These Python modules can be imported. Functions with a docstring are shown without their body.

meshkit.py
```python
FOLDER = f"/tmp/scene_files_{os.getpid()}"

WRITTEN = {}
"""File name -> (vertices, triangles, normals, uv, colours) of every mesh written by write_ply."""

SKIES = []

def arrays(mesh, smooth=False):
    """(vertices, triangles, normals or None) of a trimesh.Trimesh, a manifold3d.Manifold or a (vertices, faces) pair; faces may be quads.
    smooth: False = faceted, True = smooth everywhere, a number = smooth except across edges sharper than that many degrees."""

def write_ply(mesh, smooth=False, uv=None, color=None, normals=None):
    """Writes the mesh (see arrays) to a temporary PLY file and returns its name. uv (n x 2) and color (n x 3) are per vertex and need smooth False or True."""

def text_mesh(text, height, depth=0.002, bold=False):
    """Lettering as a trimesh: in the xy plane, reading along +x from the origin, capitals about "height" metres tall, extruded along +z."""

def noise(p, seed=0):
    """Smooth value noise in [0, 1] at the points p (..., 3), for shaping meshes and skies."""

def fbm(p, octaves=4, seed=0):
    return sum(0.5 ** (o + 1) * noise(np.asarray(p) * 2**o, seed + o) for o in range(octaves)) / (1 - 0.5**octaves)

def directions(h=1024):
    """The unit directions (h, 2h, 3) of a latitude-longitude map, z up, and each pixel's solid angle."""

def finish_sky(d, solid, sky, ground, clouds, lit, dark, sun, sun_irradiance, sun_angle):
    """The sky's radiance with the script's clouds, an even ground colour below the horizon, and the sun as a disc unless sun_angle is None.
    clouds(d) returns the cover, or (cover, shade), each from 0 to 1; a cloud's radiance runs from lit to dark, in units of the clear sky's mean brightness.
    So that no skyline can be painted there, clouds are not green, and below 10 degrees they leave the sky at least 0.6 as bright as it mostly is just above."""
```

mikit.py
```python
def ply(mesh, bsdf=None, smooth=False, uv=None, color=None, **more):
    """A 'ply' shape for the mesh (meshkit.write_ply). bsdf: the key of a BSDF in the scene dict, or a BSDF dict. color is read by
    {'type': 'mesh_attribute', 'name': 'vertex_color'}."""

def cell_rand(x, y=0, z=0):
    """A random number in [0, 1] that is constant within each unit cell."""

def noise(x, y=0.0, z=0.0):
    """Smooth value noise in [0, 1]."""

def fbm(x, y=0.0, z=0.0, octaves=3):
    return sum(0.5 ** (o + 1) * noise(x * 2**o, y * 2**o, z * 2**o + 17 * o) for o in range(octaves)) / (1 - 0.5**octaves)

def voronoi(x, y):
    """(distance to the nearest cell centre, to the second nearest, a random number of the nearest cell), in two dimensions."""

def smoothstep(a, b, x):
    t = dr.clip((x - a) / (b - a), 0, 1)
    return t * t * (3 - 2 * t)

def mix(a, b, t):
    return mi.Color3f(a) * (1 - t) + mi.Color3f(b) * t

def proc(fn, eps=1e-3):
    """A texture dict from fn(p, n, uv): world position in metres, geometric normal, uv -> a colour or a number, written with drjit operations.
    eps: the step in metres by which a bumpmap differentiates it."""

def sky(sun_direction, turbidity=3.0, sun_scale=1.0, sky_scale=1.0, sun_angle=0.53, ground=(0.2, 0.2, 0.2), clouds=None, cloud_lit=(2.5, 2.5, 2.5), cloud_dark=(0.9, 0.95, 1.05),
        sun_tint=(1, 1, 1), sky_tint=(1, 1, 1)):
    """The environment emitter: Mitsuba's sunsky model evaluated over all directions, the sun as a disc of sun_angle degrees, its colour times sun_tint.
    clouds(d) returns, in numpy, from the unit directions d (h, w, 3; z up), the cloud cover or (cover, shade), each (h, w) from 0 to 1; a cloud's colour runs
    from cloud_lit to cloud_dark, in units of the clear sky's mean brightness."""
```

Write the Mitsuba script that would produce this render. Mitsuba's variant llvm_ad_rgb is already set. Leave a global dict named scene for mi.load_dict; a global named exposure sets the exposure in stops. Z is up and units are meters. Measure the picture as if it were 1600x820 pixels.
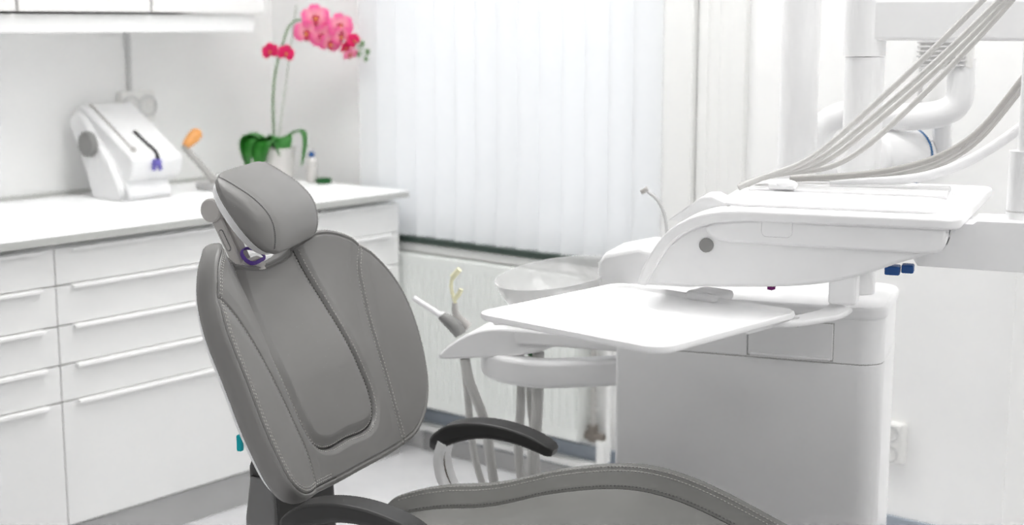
import math
import numpy as np
import trimesh
import manifold3d as m3
import shapely.geometry as sg
from scipy.interpolate import CubicSpline
from scipy.spatial import cKDTree
import drjit as dr
import mitsuba as mi
import mikit
from mikit import proc, noise, fbm, smoothstep, mix

rng = np.random.default_rng(7)
scene, labels = {}, {}

# ------------------------------------------------------------------ camera, sky, lamps, exposure
F_PX, PITCH, YAW, EYE = 2226.0, math.radians(9.54), math.radians(39.6), 1.44
fwd = np.array([-math.sin(YAW) * math.cos(PITCH), math.cos(YAW) * math.cos(PITCH), -math.sin(PITCH)])
scene['camera'] = {
    'type': 'thinlens', 'fov': 2 * math.degrees(math.atan(800 / F_PX)), 'fov_axis': 'x',
    'aperture_radius': 0.0085, 'focus_distance': 2.62,
    'to_world': mi.ScalarTransform4f().look_at(origin=[0, 0, EYE], target=[float(fwd[0]), float(fwd[1]), float(EYE + fwd[2])], up=[0, 0, 1]),
}
exposure = 0.13
scene['sky'] = mikit.sky((0.3, 0.55, 0.6), turbidity=4.0, sun_scale=0.0, sky_scale=6.6, ground=(0.45, 0.45, 0.45),
                         clouds=lambda d: np.ones(d.shape[:2]), cloud_lit=(2.2, 2.25, 2.35))
LAMP = 10.5

# ------------------------------------------------------------------ materials
def lin(r, g, b):
    f = lambda c: c / 12.92 if c <= 0.04045 else ((c + 0.055) / 1.055) ** 2.4
    return [f(r / 255), f(g / 255), f(b / 255)]

def pr(col, rough=0.4, spec=0.5, **k):
    return {'type': 'twosided', 'b': {'type': 'principled', 'base_color': col if isinstance(col, dict) else {'type': 'rgb', 'value': list(col)}, 'roughness': rough, 'specular': spec, **k}}

M = {
    'wall': pr((0.87, 0.87, 0.865), 0.7, 0.2),
    'wall_gray': pr((0.62, 0.62, 0.62), 0.7, 0.2),
    'ceiling': pr((0.85, 0.85, 0.85), 0.8, 0.2),
    'trim_white': pr((0.80, 0.80, 0.79), 0.5, 0.3),
    'cabinet': pr((0.83, 0.83, 0.825), 0.38, 0.4),
    'worktop': pr((0.84, 0.845, 0.85), 0.35, 0.4),
    'edge_grey': pr((0.50, 0.505, 0.49), 0.45, 0.3),
    'plinth': pr((0.42, 0.42, 0.42), 0.45, 0.3),
    'vinyl_blue': pr((0.31, 0.35, 0.40), 0.4, 0.4),
    'stone': pr((0.025, 0.045, 0.035), 0.2, 0.5),
    'plastic': pr((0.80, 0.80, 0.805), 0.28, 0.5),
    'plastic_warm': pr((0.80, 0.795, 0.78), 0.35, 0.45),
    'plastic_gray': pr((0.55, 0.55, 0.55), 0.35, 0.45),
    'seam': pr((0.45, 0.45, 0.445), 0.6, 0.2),
    'seam_dark': pr((0.045, 0.044, 0.043), 0.6, 0.3),
    'hole': pr((0.02, 0.02, 0.02), 0.6, 0.2),
    'knob_gray': pr((0.23, 0.23, 0.225), 0.45, 0.4),
    'taupe': pr((0.44, 0.425, 0.41), 0.4, 0.45),
    'hose': pr((0.55, 0.545, 0.53), 0.42, 0.4),
    'hose_dark': pr((0.42, 0.41, 0.395), 0.45, 0.4),
    'hose_pale': pr((0.82, 0.82, 0.83), 0.3, 0.5),
    'charcoal': pr((0.060, 0.060, 0.060), 0.42, 0.4),
    'charcoal_edge': pr((0.16, 0.16, 0.16), 0.45, 0.4),
    'black_pad': pr((0.022, 0.022, 0.022), 0.42, 0.5),
    'thread': pr((0.46, 0.45, 0.43), 0.6, 0.3),
    'thread_dark': pr((0.10, 0.10, 0.10), 0.6, 0.3),
    'purple': pr((0.10, 0.045, 0.28), 0.5, 0.3),
    'violet': pr((0.14, 0.12, 0.42), 0.5, 0.3),
    'magenta': pr((0.16, 0.01, 0.13), 0.4, 0.4),
    'orange': pr((0.72, 0.33, 0.10), 0.4, 0.4),
    'teal': pr((0.0, 0.33, 0.38), 0.5, 0.3),
    'blue': pr((0.008, 0.075, 0.28), 0.35, 0.5),
    'navy': pr((0.02, 0.12, 0.30), 0.4, 0.4),
    'metal': {'type': 'twosided', 'b': {'type': 'roughconductor', 'material': 'Al', 'alpha': 0.25, 'specular_reflectance': {'type': 'rgb', 'value': [0.7, 0.7, 0.7]}}},
    'bronze': pr((0.17, 0.15, 0.13), 0.4, 0.5),
    'yellow_tip': pr((0.80, 0.78, 0.55), 0.2, 0.5),
    'green_dark': pr((0.01, 0.10, 0.02), 0.5, 0.3),
    'leaf': pr(proc(lambda p, n, uv: mix([0.012, 0.135, 0.012], [0.045, 0.24, 0.035], fbm(p.x * 30, p.y * 30, p.z * 30))), 0.35, 0.5),
    'stem': pr((0.13, 0.24, 0.11), 0.45, 0.4),
    'stick': pr((0.42, 0.48, 0.40), 0.5, 0.3),
    'pot': pr((0.62, 0.60, 0.585), 0.35, 0.5),
    'lip': pr((0.42, 0.012, 0.06), 0.4, 0.4),
    'lip_yellow': pr((0.65, 0.30, 0.05), 0.4, 0.4),
    'petal': {'type': 'principledthin', 'base_color': {'type': 'mesh_attribute', 'name': 'vertex_color'}, 'roughness': 0.5, 'diff_trans': 0.5, 'spec_trans': 0.0},
    'floor': pr(proc(lambda p, n, uv: mix([0.60, 0.60, 0.615], [0.68, 0.68, 0.69], fbm(p.x * 9, p.y * 9, p.z))), 0.28, 0.45),
    'radiator': pr((0.74, 0.76, 0.74), 0.4, 0.4),
    'glass': {'type': 'thindielectric'},
    'bowl': {'type': 'blendbsdf', 'weight': 0.34, 'a': {'type': 'thindielectric'}, 'b': pr((0.80, 0.80, 0.80), 0.15, 0.5)},
    'blind': {'type': 'principledthin', 'base_color': {'type': 'rgb', 'value': [0.86, 0.87, 0.88]}, 'roughness': 0.8, 'diff_trans': 0.9, 'spec_trans': 0.0, 'spec_tint': 0.0},
}
def leather(col, rough=0.42):
    def grain(p, n, uv):
        return fbm(p.x * 420, p.y * 420, p.z * 420, octaves=2)
    c = proc(lambda p, n, uv: mi.Color3f(*col) * (0.94 + 0.12 * fbm(p.x * 9, p.y * 9, p.z * 9)))
    return {'type': 'twosided', 'b': {'type': 'bumpmap', 'arbitrary': proc(grain, 6e-4), 'scale': 0.00030,
                                      'n': {'type': 'principled', 'base_color': c, 'roughness': rough, 'specular': 0.5}}}
M['leather'] = leather((0.178, 0.175, 0.171))
M['leather_seat'] = leather((0.186, 0.186, 0.178), 0.36)
for k, v in M.items():
    scene['m_' + k] = v

# ------------------------------------------------------------------ helpers
class Frame:
    """A place: origin and heading in degrees; u along the heading, v to its left, w up."""
    def __init__(self, o=(0, 0, 0), az=0.0):
        A = math.radians(az)
        self.o = np.array(o, float)
        self.m = np.array([[math.cos(A), math.sin(A), 0], [-math.sin(A), math.cos(A), 0], [0, 0, 1.0]])
    def p(self, q):
        return self.o + np.atleast_2d(np.asarray(q, float)) @ self.m
    def mesh(self, mesh):
        if isinstance(mesh, m3.Manifold):
            mm = mesh.to_mesh(); v, f = np.array(mm.vert_properties[:, :3], float), np.array(mm.tri_verts)
        else:
            v, f = np.array(mesh.vertices), np.array(mesh.faces)
        return trimesh.Trimesh(self.p(v), f, process=False)
W = Frame()

def put(key, mesh, mat, fr=W, smooth=35, **k):
    base, n = key, 0
    while key in scene:
        n += 1; key = f'{base}_{n:03d}'
    scene[key] = mikit.ply(fr.mesh(mesh), 'm_' + mat, smooth=smooth, **k)
    return key

def tag(key, label, cat=None, group=None, kind=None):
    d = {}
    if label: d['label'] = label
    if cat: d['category'] = cat
    if group: d['group'] = group
    if kind: d['kind'] = kind
    labels[key] = d

def struct(key, mesh, mat, label, cat, smooth=False, fr=W):
    k = put(key, mesh, mat, fr, smooth); tag(k, label, cat, kind='structure'); return k

def cat(*ms):
    out = []
    for m in ms:
        if isinstance(m, m3.Manifold):
            mm = m.to_mesh(); m = trimesh.Trimesh(np.array(mm.vert_properties[:, :3], float), np.array(mm.tri_verts), process=False)
        out.append(m)
    return trimesh.util.concatenate(out)

def box(x0, x1, y0, y1, z0, z1):
    m = trimesh.creation.box((x1 - x0, y1 - y0, z1 - z0)); m.apply_translation(((x0 + x1) / 2, (y0 + y1) / 2, (z0 + z1) / 2)); return m

def rbox(x0, x1, y0, y1, z0, z1, r=0.004, seg=12):
    r = min(r, (x1 - x0) / 2.01, (y1 - y0) / 2.01, (z1 - z0) / 2.01)
    s = m3.Manifold.sphere(r, seg)
    return m3.Manifold.batch_hull([s.translate((x, y, z)) for x in (x0 + r, x1 - r) for y in (y0 + r, y1 - r) for z in (z0 + r, z1 - r)])

def cyl(p0, p1, r0, r1=None, n=24):
    """A capped straight or tapering rod from p0 to p1."""
    return tube(np.array([p0, p1], float), [r0, r0 if r1 is None else r1], n=n, samples=2)

def curve(pts, n=60, closed=False):
    P = np.array(pts, float)
    if closed: P = np.vstack([P, P[:1]])
    t = np.r_[0, np.cumsum(np.linalg.norm(np.diff(P, axis=0), axis=1))]
    if len(P) == 2: return P[0] + np.linspace(0, 1, n)[:, None] * (P[1] - P[0])
    cs = CubicSpline(t, P, bc_type='periodic' if closed else 'natural')
    return cs(np.linspace(0, t[-1], n + closed)[:n])

def loft(rings, cap=True, closed_path=False):
    """A surface through rings (k, n, 3) of equal length."""
    R = np.array(rings, float); k, n = R.shape[:2]
    i, j = np.meshgrid(np.arange(k if closed_path else k - 1), np.arange(n), indexing='ij')
    a, b = i * n + j, i * n + (j + 1) % n
    i2 = (i + 1) % k
    c, d = i2 * n + j, i2 * n + (j + 1) % n
    f = np.vstack([np.stack([a, b, d], -1).reshape(-1, 3), np.stack([a, d, c], -1).reshape(-1, 3)])
    v = R.reshape(-1, 3)
    if cap and not closed_path:
        v = np.vstack([v, R[0].mean(0), R[-1].mean(0)])
        q = np.arange(n); q2 = (q + 1) % n
        f = np.vstack([f, np.stack([q2, q, q * 0 + k * n], -1), np.stack([(k - 1) * n + q, (k - 1) * n + q2, q * 0 + k * n + 1], -1)])
    return trimesh.Trimesh(v, f, process=False)

def frames(path, up=None, closed=False):
    P = np.array(path, float)
    if closed: Tn = np.roll(P, -1, 0) - np.roll(P, 1, 0)
    else: Tn = np.gradient(P, axis=0)
    Tn /= np.linalg.norm(Tn, axis=1, keepdims=True) + 1e-12
    u0 = np.array(up if up is not None else ([0, 0, 1] if abs(Tn[0][2]) < 0.9 else [1, 0, 0]), float)
    X = np.empty_like(P); u = u0
    for i in range(len(P)):
        if up is not None: u = u0
        x = np.cross(u, Tn[i]); x /= np.linalg.norm(x) + 1e-12
        X[i] = x; u = np.cross(Tn[i], x)
    return Tn, X, np.cross(Tn, X)

def sweep(path, section, up=None, scale=None, cap=True, closed=False):
    """section (n, 2): across, upward; scale: per path point, a number or a pair."""
    Tn, X, Y = frames(path, up, closed)
    S = np.array(section, float); k = len(path)
    sc = np.ones((k, 2)) if scale is None else np.broadcast_to(np.array(scale, float).reshape(k, -1), (k, 2))
    R = [path[i] + X[i] * (S[:, :1] * sc[i, 0]) + Y[i] * (S[:, 1:] * sc[i, 1]) for i in range(k)]
    return loft(R, cap, closed)

def circle(n=16, rx=1.0, ry=None):
    t = np.arange(n) * 2 * math.pi / n
    return np.stack([np.cos(t) * rx, np.sin(t) * (rx if ry is None else ry)], 1)

def tube(pts, r, n=14, samples=50, closed=False, up=None):
    P = curve(pts, samples, closed) if samples > 2 else np.array(pts, float)
    r = np.interp(np.linspace(0, 1, len(P)), np.linspace(0, 1, len(np.atleast_1d(r))), np.atleast_1d(r)) if np.ndim(r) else np.full(len(P), r)
    return sweep(P, circle(n), up, r, True, closed)

def rrect(w, h, r, n=6):
    """Outline of a rounded rectangle centred on the origin; r one radius or four (from lower left, counter-clockwise)."""
    r = [r] * 4 if np.ndim(r) == 0 else r
    c = [(-1, -1, 180), (1, -1, 270), (1, 1, 0), (-1, 1, 90)]
    out = []
    for (sx, sy, a0), q in zip(c, r):
        for t in np.radians(np.linspace(a0, a0 + 90, n)):
            out.append((sx * (w / 2 - q) + q * math.cos(t), sy * (h / 2 - q) + q * math.sin(t)))
    return np.array(out)

def inset(P, e):
    """The outline moved inward by e along its vertex normals (counter-clockwise outline)."""
    d0, d1 = P - np.roll(P, 1, 0), np.roll(P, -1, 0) - P
    d0 /= np.linalg.norm(d0, axis=1, keepdims=True) + 1e-12; d1 /= np.linalg.norm(d1, axis=1, keepdims=True) + 1e-12
    n = np.stack([-(d0 + d1)[:, 1], (d0 + d1)[:, 0]], 1)
    L = np.linalg.norm(n, axis=1, keepdims=True); n /= L + 1e-12
    return P + n * e / np.maximum(L / 2, 0.6)

def ccw(P):
    P = np.array(P, float); a = np.sum(P[:, 0] * np.roll(P[:, 1], -1) - P[:, 1] * np.roll(P[:, 0], -1))
    return P if a > 0 else P[::-1]

def prism(P, z0, z1, r=0.003, n=4):
    """An outline (counter-clockwise) extruded from z0 to z1 with rounded rims."""
    P = ccw(P); th = np.linspace(0, math.pi / 2, n)
    prof = [(r * (1 - math.sin(t)), z0 + r * (1 - math.cos(t))) for t in th] + [(r * (1 - math.sin(t)), z1 - r * (1 - math.cos(t))) for t in th[::-1]]
    rings = [np.c_[inset(P, e), np.full(len(P), z)] for e, z in prof]
    side = loft(rings, cap=False)
    caps = []
    for ring, up in ((rings[0], -1), (rings[-1], 1)):
        v, f = trimesh.creation.triangulate_polygon(sg.Polygon(ring[:, :2]).buffer(0), engine='earcut')
        f = f if up > 0 else f[:, ::-1]
        caps.append(trimesh.Trimesh(np.c_[v, np.full(len(v), ring[0, 2])], f, process=False))
    return trimesh.util.concatenate([side] + caps)

def turn(mesh, m):
    mesh = mesh.copy(); mesh.vertices = np.asarray(mesh.vertices) @ np.array(m, float).T; return mesh

XZ = [[1, 0, 0], [0, 0, 1], [0, 1, 0]]          # outline (x, z) extruded along y
YZ = [[0, 0, 1], [1, 0, 0], [0, 1, 0]]          # outline (y, z) extruded along x
def prism_y(P, y0, y1, r=0.003, n=4):
    m = turn(prism(P, y0, y1, r, n), XZ); m.faces = m.faces[:, ::-1]; return m
def prism_x(P, x0, x1, r=0.003, n=4):
    return turn(prism(P, x0, x1, r, n), YZ)

def lathe(profile, n=48):
    P = np.array(profile, float); t = np.arange(n) * 2 * math.pi / n
    rings = [np.c_[r * np.cos(t), r * np.sin(t), np.full(n, z)] for r, z in P]
    return loft(rings, cap=True)

def rot(axis, deg, about=(0, 0, 0)):
    return trimesh.transformations.rotation_matrix(math.radians(deg), axis, about)

def moved(m, *ts):
    m = cat(m).copy()
    for t in ts:
        m.apply_transform(t) if np.shape(t) == (4, 4) else m.apply_translation(t)
    return m

def sm(a, b, x):
    t = np.clip((x - a) / (b - a), 0, 1); return t * t * (3 - 2 * t)

# ================================================================== THE ROOM
XL, YB = -3.98, 3.45                                    # left wall, window wall
struct('floor', box(-4.2, 3.0, -2.6, 4.2, -0.06, 0), 'floor', 'pale grey vinyl floor with a faint mottle', 'floor')
struct('ceiling', box(-4.2, 3.0, -2.6, 4.2, 2.70, 2.76), 'ceiling', 'plain white ceiling above the treatment room', 'ceiling')
struct('wall_left', box(XL - 0.1, XL, -2.5, YB, 0, 2.7), 'wall', 'white wall behind the worktop on the left', 'wall')
WX0, WX1, WZ0, WZ1, XE = -3.40, -2.27, 0.76, 2.35, -1.243
struct('wall_back', cat(box(XL - 0.1, WX0, YB, YB + 0.25, 0, 2.7), box(WX1, -1.6, YB, YB + 0.25, 0, 2.7), box(-1.6, XE, YB, 3.92, 0, 2.7),
                        box(WX0, WX1, YB, YB + 0.25, 0, WZ0 - 0.04), box(WX0, WX1, YB, YB + 0.25, WZ1, 2.7)), 'wall', 'white wall with the window and the radiator', 'wall')
struct('wall_recess', box(XE, 3.0, 3.86, 3.92, 0, 2.7), 'wall', 'set-back white wall beyond the corner at the right edge', 'wall')
struct('wall_right', box(2.9, 3.0, -2.5, 3.86, 0, 2.7), 'wall', 'white side wall opposite the drawer cabinets', 'wall')
struct('wall_front', box(-4.1, 3.0, -2.6, -2.5, 0, 2.7), 'wall_gray', 'light grey end wall opposite the window', 'wall')
# vinyl skirting
struct('baseboard_back', rbox(-3.24, XE + 0.004, YB - 0.010, YB + 0.002, 0.06, 0.145, 0.003), 'vinyl_blue', 'blue-grey vinyl skirting under the radiator', 'baseboard', 35)
struct('trim_3', rbox(-3.24, XE + 0.004, YB - 0.014, YB + 0.002, 0, 0.062, 0.004), 'plinth', 'grey cove strip at the foot of the blue-grey skirting', 'trim', 35)
struct('baseboard_recess', rbox(XE, 2.9, 3.848, 3.862, 0, 0.13, 0.003), 'trim_white', 'thin white skirting of the set-back wall', 'baseboard', 35)
# window: frame, panes, casing, sill
fr_m = cat(rbox(WX0, WX0 + 0.055, 3.56, 3.62, WZ0, WZ1), rbox(WX1 - 0.055, WX1, 3.56, 3.62, WZ0, WZ1), rbox(WX0 + 0.05, WX1 - 0.05, 3.56, 3.62, WZ0, WZ0 + 0.075),
           rbox(WX0 + 0.05, WX1 - 0.05, 3.56, 3.62, WZ1 - 0.06, WZ1), rbox(-2.865, -2.805, 3.56, 3.62, WZ0 + 0.07, WZ1 - 0.05))
struct('window_1', fr_m, 'trim_white', 'bright window behind the closed vertical blind', 'window', 35)
for x0, x1 in ((WX0 + 0.05, -2.86), (-2.81, WX1 - 0.05)):
    put('window_1__pane', box(x0, x1, 3.588, 3.592, WZ0 + 0.07, WZ1 - 0.05), 'glass', smooth=False)
struct('trim_1', rbox(WX1, -2.165, 3.405, YB + 0.001, 0.0, 2.5, 0.003), 'trim_white', 'flat white window casing right of the blind', 'trim', 35)
pil = [rbox(-2.163, -2.012, 3.428, YB + 0.001, 0, 2.6, 0.002)]
for k in range(4):
    pil.append(rbox(-2.160 + 0.037 * k, -2.160 + 0.037 * k + 0.035, 3.424 + 0.0015 * k, 3.436, 0, 2.6, 0.004))
struct('trim_2', cat(*pil), 'trim_white', 'grooved white upright moulding between casing and wall', 'trim', 35)
struct('trim_4', rbox(-3.40, -2.16, 3.392, YB + 0.001, 0.692, 0.7222, 0.002), 'trim_white', 'white apron strip under the dark window sill', 'trim', 35)
struct('window_sill', rbox(-3.40, -2.16, 3.380, 3.57, 0.7225, 0.7440, 0.002), 'stone', 'dark polished window sill under the blind', 'window sill', 35)

# lamps of the ceiling (out of view above)
for i, (lx, ly, lk) in enumerate(((-2.6, 2.45, 0.95), (-0.9, 2.5, 0.55), (0.9, 2.2, 0.75), (-1.6, -0.2, 0.52), (0.6, -0.2, 0.52))):
    k = put('ceiling_lamp', cat(rbox(lx - 0.64, lx + 0.64, ly - 0.34, ly + 0.34, 2.665, 2.70, 0.004)), 'trim_white')
    tag(k, ('flat white ceiling lamp panel above the cabinets', 'flat white ceiling lamp panel above the chair', 'flat white ceiling lamp panel by the side wall', 'flat white ceiling lamp panel in front of the cabinets', 'flat white ceiling lamp panel near the grey end wall')[i], 'ceiling lamp')
    q = trimesh.Trimesh([[lx - 0.6, ly - 0.3, 2.662], [lx - 0.6, ly + 0.3, 2.662], [lx + 0.6, ly + 0.3, 2.662], [lx + 0.6, ly - 0.3, 2.662]], [[0, 1, 2], [0, 2, 3]], process=False)
    scene[k + '__diffuser'] = mikit.ply(q, 'm_trim_white', emitter={'type': 'area', 'radiance': {'type': 'rgb', 'value': [LAMP * lk, LAMP * lk * 0.995, LAMP * lk * 0.98]}})

# ================================================================== VERTICAL BLIND
put('vertical_blind__headrail', rbox(-3.50, -2.24, 3.37, 3.43, 2.40, 2.44, 0.004), 'trim_white')
tag('vertical_blind', 'closed white vertical blind glowing in front of the window', 'blind')
sx = np.linspace(-1, 1, 7)
for k in range(14):
    cx = -3.463 + 0.0429 + 0.0858 * k
    a = math.radians(11)
    ring = [np.c_[cx + sx * 0.0465 * math.cos(a), np.full(7, 3.392) + sx * 0.0465 * math.sin(a) + 0.006 * (1 - sx ** 2), np.full(7, z)] for z in (2.40, 0.7465)]
    v = np.vstack(ring); f = [[i, i + 1, i + 8] for i in range(6)] + [[i, i + 8, i + 7] for i in range(6)]
    put('vertical_blind__slat', trimesh.Trimesh(v, f, process=False), 'blind', smooth=True)

# ================================================================== RADIATOR
RX0, RX1, RZ0, RZ1 = -3.31, -2.525, 0.175, 0.690
xs = np.linspace(RX0, RX1, 26 * 8 + 1)
ph = ((xs - RX0) / (RX1 - RX0) * 26) % 1.0
yy = 3.362 + 0.006 * sm(0.62, 0.76, ph) * (1 - sm(0.88, 1.0, ph))
zs = np.array([RZ0, RZ0 + 0.004, RZ0 + 0.03, RZ0 + 0.045, RZ1 - 0.045, RZ1 - 0.03, RZ1 - 0.004, RZ1])
flat = np.array([0.012, 0.0, 0, 1, 1, 0, 0.0, 0.012])
rows = [np.c_[xs, (3.362 + (yy - 3.362) * (1 if fl == 1 else 0)) + (fl if fl < 1 else 0), np.full(len(xs), z)] for z, fl in zip(zs, flat)]
n = len(xs); v = np.vstack(rows); f = []
for r in range(len(rows) - 1):
    i = np.arange(n - 1) + r * n
    f += [np.c_[i, i + 1, i + n + 1], np.c_[i, i + n + 1, i + n]]
front = trimesh.Trimesh(v, np.vstack(f), process=False)
put('radiator__front_panel', cat(front, box(RX0, RX1, 3.374, 3.38, RZ0, RZ1)), 'radiator', smooth=40)
put('radiator__back_panel', rbox(RX0, RX1, 3.425, 3.44, RZ0, RZ1, 0.003), 'radiator')
put('radiator__grille', cat(*[box(RX0 + 0.01 + 0.0175 * k, RX0 + 0.02 + 0.0175 * k, 3.378, 3.428, RZ1 - 0.012, RZ1 - 0.004) for k in range(43)], box(RX0, RX1, 3.398, 3.404, RZ1 - 0.012, RZ1 - 0.003)), 'radiator', smooth=False)
for s in (RX0, RX1 - 0.004):
    put('radiator__side_panel', rbox(s, s + 0.004, 3.364, 3.44, RZ0, RZ1, 0.0015), 'radiator')
tag('radiator', 'white ribbed panel radiator below the window sill', 'radiator')
for s in (-3.1, -2.65):
    put('radiator__bracket', box(s, s + 0.03, 3.43, 3.452, 0.25, 0.6), 'radiator', smooth=False)
put('heating_pipe', tube([(-2.50, 3.412, 0.665), (-2.50, 3.412, 0.45), (-2.50, 3.412, 0.215)], 0.009), 'hose_dark')
put('heating_pipe__valve', cat(cyl((-2.527, 3.412, 0.19), (-2.455, 3.412, 0.19), 0.014), cyl((-2.50, 3.412, 0.175), (-2.50, 3.412, 0.225), 0.016)), 'bronze')
put('heating_pipe__thermostat', cat(cyl((-2.462, 3.408, 0.10), (-2.462, 3.408, 0.185), 0.019), cyl((-2.462, 3.408, 0.0), (-2.462, 3.408, 0.10), 0.012)), 'trim_white')
put('heating_pipe__supply', tube([(-2.445, 3.415, 0.70), (-2.445, 3.415, 0.4), (-2.445, 3.415, 0.12)], 0.008), 'trim_white')
tag('heating_pipe', 'thin upright heating pipe with a bronze valve beside the radiator', 'pipe')
put('floor_pipe', rbox(-3.24, -2.47, 3.40, YB - 0.010, 0.078, 0.102, 0.008), 'trim_white')
tag('floor_pipe', 'white pipe cover running along the skirting under the radiator', 'pipe cover')

# ================================================================== CABINETS ON THE LEFT
FX = -3.25
ZB = [(0.764, 0.860), (0.656, 0.760), (0.551, 0.652), (0.451, 0.547), (0.108, 0.447)]
def drawer_unit(y0, y1, label):
    t = 'drawer_cabinet'; n = 0
    while any(k.startswith(t + '__') for k in scene):
        n += 1; t = f'drawer_cabinet_{n:03d}'
    put(t + '__carcass', box(XL + 0.004, FX - 0.019, y0, y1, 0.10, 0.864), 'cabinet', smooth=False)
    put(t + '__plinth', box(-3.60, FX - 0.012, y0, y1, 0.0, 0.10), 'plinth', smooth=False)
    for z0, z1 in ZB:
        d = put(t + '__drawer', rbox(FX - 0.018, FX, y0 + 0.0018, y1 - 0.0018, z0, z1, 0.0015, 8), 'cabinet')
        lipp = [(FX - 0.003, z1 + 0.0018), (FX + 0.010, z1 + 0.0018), (FX + 0.016, z1 - 0.001), (FX + 0.017, z1 - 0.007), (FX + 0.0152, z1 - 0.007), (FX + 0.014, z1 - 0.0025), (FX + 0.009, z1 - 0.0006), (FX - 0.003, z1 - 0.0006)]
        put(d + '__handle', prism_y(lipp, y0 + 0.045, y1 - 0.045, 0.0004, 2), 'cabinet', smooth=30)
    tag(t, label, 'drawer cabinet', 'white drawer cabinets under the worktop')
drawer_unit(1.42, 2.06, 'white drawer cabinet at the left edge, cut off by the frame')
drawer_unit(2.06, 2.70, 'white drawer cabinet below the sealing machine, between its two neighbours')
drawer_unit(2.70, 3.345, 'white drawer cabinet at the window end, partly behind the chair back')
put('worktop', rbox(XL + 0.002, -3.212, 1.40, 3.352, 0.8775, 0.90, 0.002), 'worktop')
put('worktop__edge_band', box(-3.2125, -3.2095, 1.40, 3.352, 0.8785, 0.8985), 'edge_grey', smooth=False)
put('worktop__spacer', box(XL + 0.01, -3.30, 1.43, 3.33, 0.864, 0.8775), 'edge_grey', smooth=False)
put('worktop__back_lip', rbox(XL + 0.001, XL + 0.012, 1.40, 3.44, 0.90, 0.912, 0.002), 'edge_grey')
tag('worktop', 'long white worktop with a grey front edge over the drawers', 'worktop')
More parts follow.
